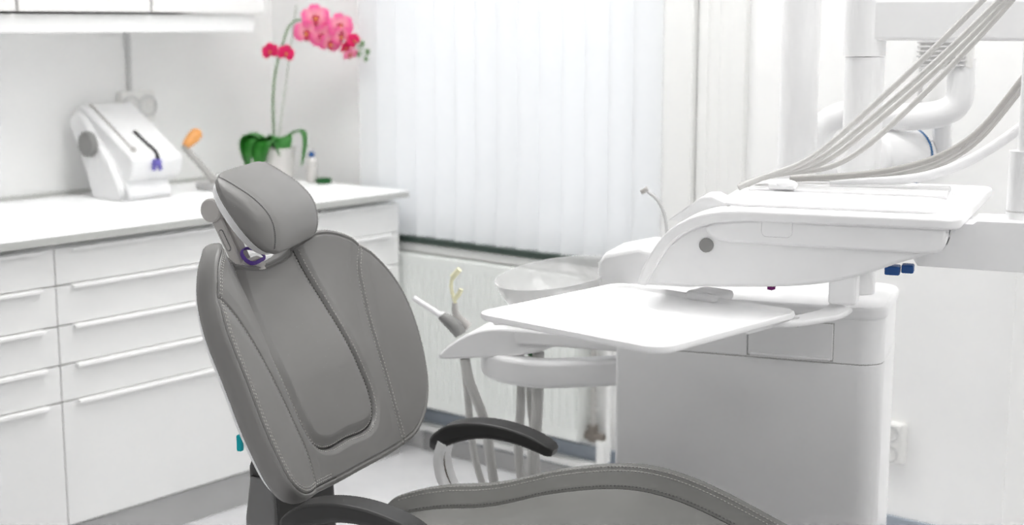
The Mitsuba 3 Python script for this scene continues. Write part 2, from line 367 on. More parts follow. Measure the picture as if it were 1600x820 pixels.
# upper cabinets and the light rail under them
UX = -3.62
for y0, y1, lab in ((1.765, 2.208, 'white wall cabinet at the upper left corner, cut off by the frame'), (2.211, 2.656, 'white wall cabinet in the middle of the three above the worktop'),
                    (2.659, 3.10, 'white wall cabinet nearest the orchid')):
    t = 'wall_cabinet'; n = 0
    while any(k.startswith(t + '__') for k in scene):
        n += 1; t = f'wall_cabinet_{n:03d}'
    put(t + '__carcass', box(XL + 0.002, UX - 0.002, y0, y1, 1.474, 2.25), 'cabinet', smooth=False)
    put(t + '__door', rbox(UX, UX + 0.018, y0 + 0.0035, y1 - 0.0035, 1.472, 2.25, 0.0015), 'plastic_warm')
    tag(t, lab, 'wall cabinet', 'white wall cabinets above the worktop')
put('light_rail', rbox(XL + 0.003, UX - 0.002, 1.765, 3.072, 1.412, 1.466, 0.003), 'cabinet')
tag('light_rail', 'white light rail under the wall cabinets', 'light rail')
# conduit and sockets on the left wall
put('cable_conduit', rbox(XL - 0.001, XL + 0.014, 2.822, 2.838, 1.20, 1.413, 0.004), 'plastic_gray')
tag('cable_conduit', 'thin grey cable conduit running down to the wall sockets', 'conduit')
def socket(key, fr, w, h, d, n, lab):
    put(key + '__housing', moved(rbox(-w / 2, w / 2, -d, 0, 0, h, 0.006)), 'plastic_warm', fr)
    for k in range(n):
        c = (0.0, h * (k + 0.5) / n) if h > w else (w * ((k + 0.5) / n - 0.5), h / 2)
        r = min(w, h) * 0.36
        s = put(key + '__insert', moved(lathe([(r, 0), (r, 0.003), (r * 0.86, 0.003), (r * 0.82, -0.010), (0.001, -0.010)], 24), rot((1, 0, 0), 90), (c[0], -d, c[1])), 'plastic_gray', fr)
        for e in (-1, 1):
            put(s + '__contact', moved(cyl((e * 0.009, -d + 0.006, c[1]), (e * 0.009, -d + 0.0095, c[1]), 0.0035, n=10), (c[0], 0, 0)), 'hole', fr)
    tag(key, lab, 'wall socket')
socket('wall_socket', Frame((XL + 0.001, 2.845, 1.12), 90), 0.13, 0.10, 0.035, 2, 'white double wall socket behind the sealing machine')
socket('wall_socket_001', Frame((-1.535, YB + 0.001, 0.297), 0), 0.062, 0.108, 0.038, 2, 'white surface wall socket beside the treatment unit cabinet')

# ================================================================== SEALING MACHINE ON THE WORKTOP
SP = [(-3.90, 1.02), (-3.74, 0.966), (-3.685, 0.962), (-3.660, 0.975), (-3.646, 1.020), (-3.655, 1.036), (-3.88, 1.1745), (-3.905, 1.186), (-3.925, 1.182), (-3.945, 1.150), (-3.945, 1.10)]
put('sealing_machine__housing', prism_y(SP, 2.597, 2.788, 0.008), 'plastic', smooth=50)
put('sealing_machine__base', prism_y([(-3.83, 0.901), (-3.672, 0.901), (-3.666, 0.925), (-3.70, 0.975), (-3.70, 1.0), (-3.88, 1.03)], 2.596, 2.757, 0.008), 'plastic', smooth=50)
SPs = [(-3.828, 0.901), (-3.675, 0.901), (-3.70, 0.96), (-3.745, 1.03), (-3.82, 1.10), (-3.865, 1.150), (-3.90, 1.168), (-3.93, 1.150), (-3.935, 1.12), (-3.875, 1.02)]
put('sealing_machine__side_cover', prism_y(SPs, 2.572, 2.599, 0.008), 'plastic', smooth=50)
put('sealing_machine__turning_knob', moved(lathe([(0.038, 0), (0.040, 0.004), (0.040, 0.016), (0.037, 0.021), (0.0005, 0.022)], 32), rot((1, 0, 0), 90), (-3.824, 2.572, 1.070)), 'knob_gray')
sl = lambda t: (-3.903 + 0.236 * t, 1.188 - 0.1456 * t)
put('sealing_machine__groove', cyl((sl(0.02)[0] , 2.628, sl(0.02)[1] + 0.002), (sl(0.92)[0], 2.628, sl(0.92)[1] + 0.002), 0.0045, n=10), 'taupe')
put('sealing_machine__groove_end', cyl((sl(0.93)[0], 2.628, sl(0.93)[1] - 0.006), (sl(0.93)[0], 2.628, sl(0.93)[1] + 0.012), 0.009), 'taupe')
put('sealing_machine__cutter_slot', tube([(-3.764, 2.692, 1.1035), (-3.700, 2.697, 1.0640), (-3.668, 2.699, 1.0440), (-3.646, 2.690, 1.028)], 0.0062, 10), 'hole')
put('sealing_machine__cutter_knob', cat(rbox(-3.654, -3.632, 2.668, 2.696, 1.004, 1.026, 0.006), cyl((-3.640, 2.672, 1.008), (-3.640, 2.668, 0.992), 0.006), cyl((-3.640, 2.690, 1.008), (-3.640, 2.694, 0.992), 0.006)), 'violet')
tag('sealing_machine', 'white bag sealing machine with sloping top and grey side knob on the worktop', 'sealing machine')

# orange-tipped lever
put('hand_press__arm', tube([(-3.712, 2.838, 1.052), (-3.705, 2.90, 0.985), (-3.70, 2.955, 0.925)], [0.010, 0.011, 0.012]), 'hose_dark')
put('hand_press__handle', moved(lathe([(0.002, -0.034), (0.012, -0.033), (0.017, -0.015), (0.021, 0.012), (0.019, 0.03), (0.010, 0.039), (0.001, 0.041)], 24), rot((1, 0, 0), -52), (-3.706, 2.868, 1.073)), 'orange', smooth=True)
put('hand_press__foot', cat(rbox(-3.78, -3.64, 2.93, 3.06, 0.901, 0.925, 0.008), rbox(-3.73, -3.67, 2.945, 3.0, 0.92, 0.95, 0.008)), 'plastic_gray')
tag('hand_press', 'grey hand lever with an orange grip standing right of the sealing machine', 'hand press')

# ================================================================== ORCHID
oc = np.array([-3.715, 3.222, 0.902])
pp = [(0.052, 0), (0.056, 0.003), (0.064, 0.06), (0.070, 0.108), (0.074, 0.118), (0.071, 0.121), (0.066, 0.118), (0.060, 0.095), (0.0005, 0.095)]
put('potted_orchid__pot', moved(lathe(pp, 40), oc), 'pot')
def leafm(base, tip, bow, width, n=18, m=9, droop=0.0):
    base, tip = np.array(base, float), np.array(tip, float)
    path = curve([base, (base + tip) / 2 + np.array(bow), tip], n)
    Tn, X, Y = frames(path)
    s = np.linspace(0, 1, n); wv = width * np.maximum(np.sin(np.pi * np.clip(s * 0.90 + 0.09, 0, 1)) ** 0.6, 0.05)
    q = np.linspace(-1, 1, m)
    top = [path[i] + X[i] * (q[:, None] * wv[i]) + Y[i] * ((np.abs(q) * 0.25 * wv[i])[:, None]) for i in range(n)]
    rings = [np.vstack([r, r[::-1] - Y[i] * 0.0025]) for i, r in enumerate(top)]
    return loft(rings)
R_ = np.array([0.770, 0.637, 0])
for base, tip, bow, wd in (((0, 0, 0.125), (-0.066, -0.055, 0.035), (-0.035, -0.03, 0.075), 0.050), ((0.0, 0, 0.12), (0.012, -0.080, 0.045), (0.025, -0.035, 0.060), 0.048),
                           ((0, 0, 0.12), (0.085, 0.045, 0.060), (0.040, 0.025, 0.085), 0.022), ((-0.01, 0.0, 0.12), (-0.03, -0.085, 0.055), (0, -0.035, 0.06), 0.045), ((0, 0, 0.12), (0.060, -0.015, 0.085), (0.02, -0.01, 0.055), 0.040)):
    put('potted_orchid__leaf', leafm(oc + base, oc + tip, bow, wd), 'leaf', smooth=True)
st_pts = [(-3.705, 3.212, 1.00), (-3.66, 3.172, 1.11), (-3.635, 3.152, 1.20), (-3.620, 3.164, 1.317), (-3.610, 3.191, 1.40), (-3.599, 3.208, 1.438), (-3.581, 3.225, 1.450), (-3.541, 3.254, 1.431), (-3.473, 3.304, 1.400), (-3.421, 3.338, 1.369)]
put('potted_orchid__stem', tube(st_pts, [0.0042, 0.0040, 0.0036, 0.003, 0.0016], 10, 80), 'stem')
put('potted_orchid__support_stick', cyl((-3.700, 3.214, 0.99), (-3.592, 3.226, 1.498), 0.0022, n=8), 'stick')
def petal(L, Wd, col0, col1, cup=0.18, n=12, m=9):
    s = np.linspace(0, 1, n)[:, None]; q = np.linspace(-1, 1, m)[None, :]
    w = Wd * np.sqrt(np.clip(1 - (2 * (s * 0.97 + 0.015) - 1.08) ** 2 / 1.18, 0.004, 1))
    x, y = s * L + 0 * q, w * q
    z = cup * L * (s * (1 - s)) * 1.5 - 0.12 * L * (q ** 2) * s + 0 * q
    v = np.stack([x, y, z], -1).reshape(-1, 3)
    i, j = np.meshgrid(np.arange(n - 1), np.arange(m - 1), indexing='ij'); a = (i * m + j).ravel()
    f = np.vstack([np.c_[a, a + m, a + m + 1], np.c_[a, a + m + 1, a + 1]])
    t = np.clip(s * 1.15, 0, 1)[..., None] * np.ones((n, m, 1))
    c = (np.array(col0) * (1 - t) + np.array(col1) * t).reshape(-1, 3)
    return trimesh.Trimesh(v, f, process=False), c
PK0, PK1, PKD = lin(255, 205, 205), lin(238, 100, 160), lin(222, 50, 105)
def flower(c, size, face, roll, deep=False, kids=5):
    """Faces along 'face': two broad petals, three sepals, a dark lip."""
    z = np.array(face, float); z /= np.linalg.norm(z); x = np.cross([0, 0, 1], z); x /= np.linalg.norm(x); y = np.cross(z, x)
    B = np.stack([x, y, z], 1)
    root = put('potted_orchid__flower', moved(cat(moved(trimesh.creation.icosphere(2, 1.0), np.diag([size * 0.16, size * 0.12, size * 0.14, 1.0])), cyl((0, -size * 0.05, size * 0.04), (0, -size * 0.30, size * 0.20), size * 0.11, size * 0.06, 10)),
               np.block([[B, np.array(c, float)[:, None]], [np.zeros((1, 3)), np.ones((1, 1))]])), 'lip', smooth=True)
    put(root + '__throat', moved(trimesh.creation.icosphere(1, size * 0.07), np.array(c) + B @ np.array([0, -size * 0.06, size * 0.14])), 'lip_yellow', smooth=True)
    for ang, L, wd in ((0, 0.52, 0.36), (180, 0.52, 0.36), (90, 0.50, 0.24), (215, 0.47, 0.20), (325, 0.47, 0.20)):
        p, col = petal(L * size, wd * size, PKD if deep else PK0, PKD if deep else PK1)
        p.apply_transform(rot((0, 1, 0), -12)); p.apply_transform(rot((0, 0, 1), ang + roll))
        v = np.asarray(p.vertices) @ B.T + np.array(c, float)
        k = root + '__petal'; n = 0
        while k in scene: n += 1; k = f'{root}__petal_{n:03d}'
        scene[k] = mikit.ply(trimesh.Trimesh(v, p.faces, process=False), 'm_petal', smooth=True, color=col)
cam_dir = np.array([0.72, -0.64, 0.1])
for (c, s, f, r, dp) in (((-3.539, 3.261, 1.456), 0.090, (0.75, -0.6, 0.15), 5, 0), ((-3.556, 3.238, 1.409), 0.084, (0.55, -0.9, -0.1), -8, 0), ((-3.514, 3.266, 1.398), 0.078, (0.6, -0.6, -0.3), 20, 0),
                         ((-3.472, 3.306, 1.430), 0.085, (0.95, -0.35, 0.1), 8, 0), ((-3.492, 3.278, 1.377), 0.074, (0.9, -0.3, -0.4), -10, 0), ((-3.462, 3.302, 1.398), 0.066, (0.8, -0.7, -0.2), 30, 0),
                         ((-3.452, 3.308, 1.361), 0.046, (0.9, 0.1, -0.3), 0, 1), ((-3.430, 3.326, 1.382), 0.048, (0.9, -0.2, 0.2), 40, 1), ((-3.436, 3.316, 1.340), 0.048, (0.7, -0.2, -0.6), 15, 0),
                         ((-3.640, 3.152, 1.348), 0.056, (0.4, -0.9, 0.1), 10, 1), ((-3.600, 3.180, 1.342), 0.056, (0.85, -0.3, 0.0), -15, 1)):
    flower(c, s, f, r, bool(dp))
for c, r in (((-3.411, 3.349, 1.373), 0.008), ((-3.416, 3.337, 1.338), 0.007), ((-3.391, 3.352, 1.346), 0.008), ((-3.395, 3.348, 1.323), 0.007)):
    put('potted_orchid__bud', cat(moved(trimesh.creation.icosphere(2, r), np.diag([1, 1, 1.35, 1.0]), c), cyl(c, (-3.421, 3.338, 1.369), 0.0014, n=6)), 'stem', smooth=True)
tag('potted_orchid', 'pink orchid with drooping green leaves in a pale pot on the worktop', 'potted plant')
bc = np.array([-3.632, 3.314, 0.902])
put('small_bottle__body', moved(lathe([(0.017, 0), (0.018, 0.003), (0.018, 0.072), (0.010, 0.082), (0.009, 0.088), (0.0005, 0.088)], 24), bc), 'pot')
put('small_bottle__cap', moved(lathe([(0.010, 0.086), (0.010, 0.103), (0.0005, 0.104)], 20), bc), 'blue')
tag('small_bottle', 'small pale bottle with a blue cap behind the orchid pot', 'bottle')
put('green_dish', moved(lathe([(0.022, 0), (0.026, 0.004), (0.027, 0.015), (0.022, 0.016), (0.018, 0.006), (0.0005, 0.005)], 24), (-3.585, 3.325, 0.901)), 'green_dark')
tag('green_dish', 'tiny dark green dish at the foot of the bottle', 'dish')
#MORE
# ================================================================== DENTAL CHAIR
C = Frame((-1.94, 1.88, 0), 17)
TB = math.radians(21)
B0 = np.array([0, 0, 0.575]); TBK = np.array([-math.sin(TB), 0, math.cos(TB)]); NBK = np.array([math.cos(TB), 0, math.sin(TB)]); SBK = np.array([0, 1.0, 0])
def bk(s, t, d):
    """Backrest coordinates (across, up the back, out of the back) to chair coordinates."""
    s, t, d = (np.asarray(q, float)[..., None] for q in (s, t, d))
    return B0 + SBK * s + TBK * t + NBK * d
OUT = [(0, .003), (.09, .001), (.16, .003), (.205, .012), (.245, .036), (.275, .067), (.303, .116), (.325, .19), (.331, .24), (.329, .285), (.312, .34), (.278, .395), (.24, .437), (.205, .466), (.17, .481), (.13, .476), (.09, .459), (.04, .450),
       (-.045, .450), (-.085, .462), (-.13, .488), (-.18, .503), (-.228, .492), (-.284, .452), (-.315, .40), (-.329, .345), (-.330, .27), (-.328, .17), (-.318, .10), (-.299, .045), (-.266, .018), (-.2, .010), (-.1, .005)]
out = curve(OUT, 960, closed=True)
SEAMS = {
    'panel': curve([(-.100, .452), (-.128, .40), (-.160, .327), (-.174, .26), (-.165, .18), (-.154, .127), (-.140, .096), (-.105, .074), (-.02, .0705), (.062, .068), (.098, .082), (.117, .118), (.1185, .16), (.114, .20), (.110, .276), (.112, .353), (.116, .455)], 500),
    'left': curve([(-.297, .404), (-.276, .380), (-.247, .33), (-.212, .232), (-.188, .14), (-.178, .075), (-.192, .016)], 300),
    'right': curve([(.250, .428), (.222, .388), (.206, .337), (.195, .29), (.185, .23), (.180, .16), (.172, .08), (.165, .006)], 300),
}
rim_seam = inset(ccw(out), 0.014)
fine = curve(OUT, 4000, closed=True); tree_out = cKDTree(fine)
fine_n = np.roll(fine, -1, 0) - np.roll(fine, 1, 0); fine_n = np.c_[-fine_n[:, 1], fine_n[:, 0]] / np.linalg.norm(fine_n, axis=1, keepdims=True)
def edge_dist(q):
    i = tree_out.query(q)[1]; return np.maximum(np.abs(((q - fine[i]) * fine_n[i]).sum(1)), 0)
trees = {k: cKDTree(v) for k, v in SEAMS.items()}
panel_poly = sg.Polygon(np.vstack([SEAMS['panel'], [(.08, .50), (-.06, .50)]])).buffer(0)
import shapely
def backd(s, t):
    s, t = np.asarray(s, float), np.asarray(t, float); w = np.abs(s)
    d = .036 * sm(.10, .32, w) - .065 * sm(.20, .50, t) * (1 - .85 * sm(.08, .24, w))
    q = np.c_[s.ravel(), t.ravel()]
    dp, dl, drr = (trees[k].query(q)[0].reshape(s.shape) for k in ('panel', 'left', 'right'))
    ins = shapely.contains_xy(panel_poly, q[:, 0], q[:, 1]).reshape(s.shape)
    d = d + np.where(ins, .0115 * sm(0, .026, dp) - 0.0045, .0055 * sm(0, .016, dp))
    d = d - .0058 * np.exp(-(dp / .0027) ** 2) + .004 * sm(0, .03, dl) + .004 * sm(0, .03, drr)
    d = d - .0055 * np.exp(-(dl / .0026) ** 2) - .0042 * np.exp(-(drr / .0024) ** 2)
    e = edge_dist(q).reshape(s.shape)
    d = d - .0032 * np.exp(-((e - .0105) / .0022) ** 2)
    x = np.clip(1 - e / .010, 0, 1)
    return d - .010 * (1 - np.sqrt(np.maximum(1 - x ** 2, 0)))
cen = np.array([0, .235])
rr = np.concatenate([np.linspace(0.02, 0.20, 24), np.linspace(0.2015, 0.93, 230), np.linspace(0.932, 1.0, 46)])
rings = []
for r in rr:
    P = cen + r * (out - cen); rings.append(bk(P[:, 0], P[:, 1], backd(P[:, 0], P[:, 1])))
edge = backd(out[:, 0], out[:, 1]); kern = np.exp(-np.linspace(-2.5, 2.5, 61) ** 2); edge = np.convolve(np.r_[edge[-30:], edge, edge[:30]], kern / kern.sum(), 'valid')
nrm = (out - inset(out, 0.01)) / 0.01
for dd, grow in ((-.006, .002), (-.015, .003), (-.025, .002), (-.034, -.002), (-.039, -.008), (-.041, -.016)):
    P = out + nrm * grow; rings.append(bk(P[:, 0], P[:, 1], edge + dd))
for r in (0.8, 0.5, 0.2):
    P = cen + r * (out - cen); rings.append(bk(P[:, 0], P[:, 1], np.interp(r, [0, 1], [-.060, 0]) + edge * r - .046))
put('dental_chair__backrest', loft(rings), 'leather', C, smooth=True)
srings = []
for r, dd in ((0.2, -.050), (0.8, -.047), (0.93, -.041), (0.945, -.040), (0.950, -.042), (0.945, -.046), (0.925, -.050), (0.85, -.055), (0.7, -.060), (0.4, -.064), (0.1, -.065)):
    P = cen + r * (out - cen); srings.append(bk(P[:, 0], P[:, 1], np.interp(r, [0, 1], [-.055, 0]) + edge * min(r, 1) + dd))
put('dental_chair__back_shell', loft(srings), 'plastic', C, smooth=True); tag('dental_chair__back_shell', 'white back shell')

def stitches(P, N, space, L, w=0.0011, h=0.0009):
    """One small thread bead per stitch along the polyline P with surface normals N."""
    d = np.r_[0, np.cumsum(np.linalg.norm(np.diff(P, axis=0), axis=1))]
    at = np.arange(space / 2, d[-1], space)
    pos = np.stack([np.interp(at, d, P[:, k]) for k in range(3)], 1); nn = np.stack([np.interp(at, d, N[:, k]) for k in range(3)], 1)
    tt = np.stack([np.interp(at + 1e-3, d, P[:, k]) - np.interp(at - 1e-3, d, P[:, k]) for k in range(3)], 1)
    tt /= np.linalg.norm(tt, axis=1, keepdims=True); bb = np.cross(nn, tt); bb /= np.linalg.norm(bb, axis=1, keepdims=True); nn = np.cross(tt, bb)
    base = trimesh.creation.icosphere(0, 1.0); bv = np.asarray(base.vertices) * [L / 2, w, h]
    v = pos[:, None] + bv[None, :, :1] * tt[:, None] + bv[None, :, 1:2] * bb[:, None] + bv[None, :, 2:] * nn[:, None]
    f = base.faces[None] + (np.arange(len(pos)) * len(bv))[:, None, None]
    return trimesh.Trimesh(v.reshape(-1, 3), f.reshape(-1, 3), process=False)
def back_stitch(line, off, lift=0.0006, space=.0072, L=.0042):
    T2 = np.gradient(line, axis=0); T2 /= np.linalg.norm(T2, axis=1, keepdims=True)
    Q = line + np.c_[-T2[:, 1], T2[:, 0]] * off
    h = 1e-3
    d0 = backd(Q[:, 0], Q[:, 1]); ds = (backd(Q[:, 0] + h, Q[:, 1]) - backd(Q[:, 0] - h, Q[:, 1])) / (2 * h); dt = (backd(Q[:, 0], Q[:, 1] + h) - backd(Q[:, 0], Q[:, 1] - h)) / (2 * h)
    N = NBK - SBK * ds[:, None] - TBK * dt[:, None]; N /= np.linalg.norm(N, axis=1, keepdims=True)
    return stitches(bk(Q[:, 0], Q[:, 1], d0 + lift), N, space, L)
def seam_cord(line, lift=-.0002, r=.0010):
    return sweep(bk(line[:, 0], line[:, 1], backd(line[:, 0], line[:, 1]) + lift), circle(6, r))
rim = inset(ccw(out), 0.0105); rim = rim[np.where((rim[:, 0] < -0.10) & (rim[:, 1] > 0.0135))[0]]
k = put('dental_chair__back_seam', cat(seam_cord(rim), seam_cord(SEAMS['panel'][20:]), seam_cord(SEAMS['left'][6:])), 'seam_dark', C, smooth=True); tag(k, 'dark seam lines of the backrest')
ol = inset(ccw(out), 0.0155); ol2 = inset(ccw(out), 0.0205)
left_part = lambda q: q[np.argmax(q[:, 1] * 0 + (q[:, 0] > 0.3)):]
def arc_left(q):
    k = np.where((q[:, 0] < -0.12) & (q[:, 1] > 0.012))[0]; return q[k]
bst = cat(back_stitch(SEAMS['panel'], .0050), back_stitch(SEAMS['panel'][180:], -.0050), back_stitch(SEAMS['left'], -.0048), back_stitch(SEAMS['right'], .0045), back_stitch(SEAMS['right'], -.0045),
          back_stitch(arc_left(ol), 0), back_stitch(arc_left(ol2), 0))
k = put('dental_chair__back_stitching', bst, 'thread', C, smooth=False); tag(k, 'pale stitching along the seams of the backrest', kind='stuff')

# headrest
HA, HT = math.radians(14), math.radians(36)
hx = np.array([math.cos(HA), math.sin(HA), 0]); hs = np.array([-math.sin(HA), math.cos(HA), 0])
hn = hx * math.cos(HT) + np.array([0, 0, 1]) * math.sin(HT); ht = -hx * math.sin(HT) + np.array([0, 0, 1]) * math.cos(HT)
HC = np.array([-0.1985, 0.004, 1.0872])
def head(s, t, n): return HC + hs * np.asarray(s, float)[..., None] + ht * np.asarray(t, float)[..., None] + hn * np.asarray(n, float)[..., None]
HB, NS = 0.170, 128
th = np.linspace(0, 2 * math.pi, NS, endpoint=False)
pt = 0.094 * np.sign(np.cos(th)) * np.abs(np.cos(th)) ** 0.90
front_n = CubicSpline([-.100, -.092, -.070, -.045, -.010, .020, .060, .092, .100], [.001, .013, .031, .0405, .0410, .0350, .0210, .006, .000])
pn = np.where(np.sin(th) > 0, front_n(pt) * np.abs(np.sin(th)) ** 0.35, -0.020 * np.abs(np.sin(th)) ** 0.7)
def hscale(s):
    q = np.abs(s) / HB
    return np.where(np.asarray(s) > 0, np.maximum(1 - q ** 9, 0) ** (1 / 3.0), np.maximum(1 - q ** 6, 0) ** (1 / 2.6))
def crown(s): return 1.0 + 0.06 * np.maximum(1 - (s / 0.13) ** 2, 0)
ss = np.concatenate([HB * np.sin(np.linspace(-math.pi / 2 * 0.997, -0.9, 44)), np.linspace(-0.115, 0.115, 70), HB * np.sin(np.linspace(0.9, math.pi / 2 * 0.997, 44))])
rings = []
for s in ss:
    k = hscale(s); g = 1 - 0.030 * math.exp(-((abs(s) - 0.1340) / 0.0022) ** 2)
    rings.append(head(np.full(NS, s), pt * (0.12 + 0.88 * k) * g, np.where(pn > 0, pn * crown(s), pn) * (0.2 + 0.8 * k) * g))
put('dental_chair__headrest', loft(rings), 'leather', C, smooth=True)
rings = []
for s in np.linspace(-1, 1, 41):
    k = max(1 - abs(s) ** 6, 0) ** 0.5
    t_ = 0.093 * np.cos(th) * (0.3 + 0.7 * k); n_ = np.where(np.sin(th) > 0, -0.008, -0.014 - 0.032 * np.abs(np.sin(th)) ** 0.7 * k)
    rings.append(head(np.full(NS, s * 0.150), t_ * 0.93 + 0.001, n_))
k = put('dental_chair__headrest_shell', loft(rings), 'plastic', C, smooth=40); tag(k, 'white shell behind the headrest')
# stitching beside the right seam, dark thread in the left one
tt = np.linspace(0.10, math.pi - 0.25, 240)
pt2 = 0.094 * np.sign(np.cos(tt)) * np.abs(np.cos(tt)) ** 0.90
def head_line(s0, lift):
    kk = hscale(s0); f = 0.12 + 0.88 * kk; g = 0.2 + 0.8 * kk
    return head(np.full(240, s0), pt2 * f, front_n(pt2) * np.abs(np.sin(tt)) ** 0.35 * crown(s0) * g + lift)
for s0, mat, w, lab in ((0.1360, 'thread', 0.0010, 'fine pale stitching along the far seam of the headrest'), (-0.1340, 'thread_dark', 0.0013, 'dark seam on the near side of the headrest')):
    k = put('dental_chair__headrest_stitching', stitches(head_line(s0, 0.0004), np.repeat((hn * 0.8 + hs * np.sign(s0) * 0.5)[None], 240, 0), .0062 if s0 > 0 else .0035, .0036, w, 0.0010), mat, C, smooth=False); tag(k, lab, kind='stuff')
# headrest post
put('dental_chair__headrest_pivot', moved(lathe([(0.0205, -0.024), (0.0235, -0.021), (0.0235, 0.021), (0.0205, 0.024)], 36), rot((1, 0, 0), 90), (-0.293, -0.030, 1.080)), 'taupe', C)
def bar(v0, v1, w):
    P = np.array([(-0.289, 1.068), (-0.236, 0.968)]); d = (P[1] - P[0]) / np.linalg.norm(P[1] - P[0]); n = np.array([-d[1], d[0]])
    R = rrect(np.linalg.norm(P[1] - P[0]) + w, w, w * 0.45); c = P.mean(0)
    return prism_y(c + R[:, :1] * d + R[:, 1:] * n, v0, v1, 0.003)
put('dental_chair__headrest_bar', bar(-0.046, -0.036, 0.022), 'taupe', C)
put('dental_chair__headrest_bar', bar(-0.028, -0.010, 0.026), 'taupe', C)
slot = lambda w, l, v0, v1: prism_y(np.array([-0.2655, 1.0225]) + (rrect(l, w, w * 0.49)[:, :1] * np.array([0.468, -0.884]) + rrect(l, w, w * 0.49)[:, 1:] * np.array([0.884, 0.468])), v0, v1, 0.001)
put('dental_chair__bar_slot', slot(0.0115, 0.046, -0.0470, -0.045), 'charcoal_edge', C)
put('dental_chair__bar_slot', slot(0.0080, 0.042, -0.0478, -0.046), 'taupe', C)
put('dental_chair__post_socket', moved(lathe([(0.025, -0.03), (0.028, 0.0), (0.026, 0.012), (0.018, 0.019), (0.0005, 0.020)], 36), np.diag([1, 1.15, 1, 1]), rot((0, 1, 0), -21), (-0.226, -0.018, 0.966)), 'taupe', C)
put('dental_chair__strap', sweep(curve([(-0.204, -0.050, 0.982), (-0.198, -0.024, 0.985), (-0.206, 0.000, 0.988), (-0.222, 0.005, 0.996), (-0.236, -0.016, 1.004), (-0.229, -0.044, 0.997)], 70, True), rrect(0.003, 0.008, 0.0014, 3), closed=True), 'purple', C)
tag('dental_chair__strap', 'purple strap looped round the foot of the headrest post')

# seat
PU = [-.06, 0, .05, .10, .16, .23, .30, .37, .45, .50, .57, .63, .695, .77, .85, .95, 1.10, 1.30]
PZ = [.445, .468, .480, .489, .497, .515, .540, .560, .576, .580, .574, .559, .536, .506, .475, .445, .425, .420]
prof_u = CubicSpline(PU, PZ)
WU = CubicSpline([-.05, -.02, .02, .08, .3, .7, 1.0, 1.3], [.150, .205, .242, .262, .268, .262, .245, .225])
def top(vn, u, hw):
    """Height of the seat's upper surface relative to the crest, at v / half width = vn."""
    a = np.abs(vn) * .268
    z = np.where(a < .188, -.034 - .022 * (1 - (a / .188) ** 2), -.034 + .034 * sm(.183, .226, a))
    z = z - .0085 * np.exp(-((a - .188) / .0036) ** 2) - .0030 * np.exp(-((a - .2165) / .0022) ** 2)
    return z - np.where(a > .235, .030 * (1 - np.sqrt(np.maximum(1 - ((a - .235) / .0335) ** 2, 0))), 0)
vn = np.concatenate([np.linspace(-1, -0.62, 130), np.linspace(-0.61, 0.61, 60), np.linspace(0.62, 1, 130)])
us = np.concatenate([np.linspace(-.05, .0, 24), np.linspace(.006, 1.28, 150)])
rings = []
for i, u in enumerate(us):
    hw = float(WU(u)); e = sm(-.052, -.015, u)
    zt = prof_u(u) + top(vn, u, hw) - .030 * (1 - e)
    tp = np.c_[np.full(len(vn), u), vn * hw, zt]
    bv = np.array([1.006, 1.008, 0.99, 0.93, 0.8, 0, -0.8, -0.93, -0.99, -1.008, -1.006]); bz = np.array([-.052, -.075, -.097, -.108, -.112, -.112, -.112, -.108, -.097, -.075, -.052])
    bt = np.c_[np.full(len(bv), u), bv * hw, prof_u(u) + bz + .02 * (1 - e)]
    rings.append(np.vstack([tp, bt]))
put('dental_chair__seat_cushion', loft(rings), 'leather_seat', C, smooth=True)
def seat_line(a, u0=-0.01, u1=1.2, n=500):
    u = np.linspace(u0, u1, n); hw = WU(u); vn_ = a / .268
    return np.c_[u, vn_ * hw, prof_u(u) + top(np.full(n, vn_), 0, 0) + .0006], np.c_[-prof_u(u, 1), np.full(n, 0.0), np.ones(n)]
sst = []
for a in (.2125, .2205, -.2125, -.2205): sst.append(stitches(seat_line(a)[0] + [0, 0, .0005], seat_line(a)[1], .0074, .0046, .0014, .0012))
k = put('dental_chair__seat_stitching', cat(*sst), 'thread', C, smooth=False); tag(k, 'double pale stitching along the seat bolsters', kind='stuff')
k = put('dental_chair__seam_stitching', cat(*[stitches(*seat_line(a), .0075, .0046, .0016) for a in (.192, -.192)]), 'thread_dark', C, smooth=False); tag(k, 'dark stitching in the inner seam of the seat', kind='stuff')
k = put('dental_chair__seat_seam', cat(*[sweep(seat_line(a)[0] + [0, 0, .0012], circle(6, .0022)) for a in (.188, -.188)]), 'seam_dark', C, smooth=True); tag(k, 'dark inner seam of the seat')
put('dental_chair__seat_frame', rbox(0.06, 1.1, -0.17, 0.17, 0.28, 0.37, 0.03), 'plastic_gray', C)
put('dental_chair__pedestal', cat(rbox(0.25, 0.75, -0.14, 0.14, 0.03, 0.30, 0.04), rbox(0.0, 1.0, -0.24, 0.24, 0.0, 0.04, 0.015)), 'plastic', C)
# back support
BR = [(-0.165, 0.16), (-0.115, 0.16), (-0.105, 0.40), (-0.112, 0.60), (-0.150, 0.66), (-0.175, 0.60), (-0.172, 0.40)]
put('dental_chair__back_support', prism_y(BR, -0.128, 0.083, 0.008, 4), 'charcoal', C)
put('dental_chair__support_edge', prism_y([(-0.172, 0.18), (-0.118, 0.18), (-0.108, 0.40), (-0.115, 0.575), (-0.165, 0.585), (-0.178, 0.5)], -0.139, -0.124, 0.005), 'charcoal_edge', C)
put('dental_chair__support_edge', prism_y([(-0.172, 0.18), (-0.118, 0.18), (-0.108, 0.40), (-0.115, 0.575), (-0.165, 0.585), (-0.178, 0.5)], 0.082, 0.090, 0.003), 'charcoal_edge', C)
put('dental_chair__tilt_beam', rbox(-0.16, 0.12, -0.09, 0.06, 0.20, 0.30, 0.02), 'charcoal', C)
put('dental_chair__tag', rbox(-0.110, -0.100, -0.262, -0.252, 0.676, 0.706, 0.002), 'teal', C); tag('dental_chair__tag', 'small teal tag behind the backrest edge')

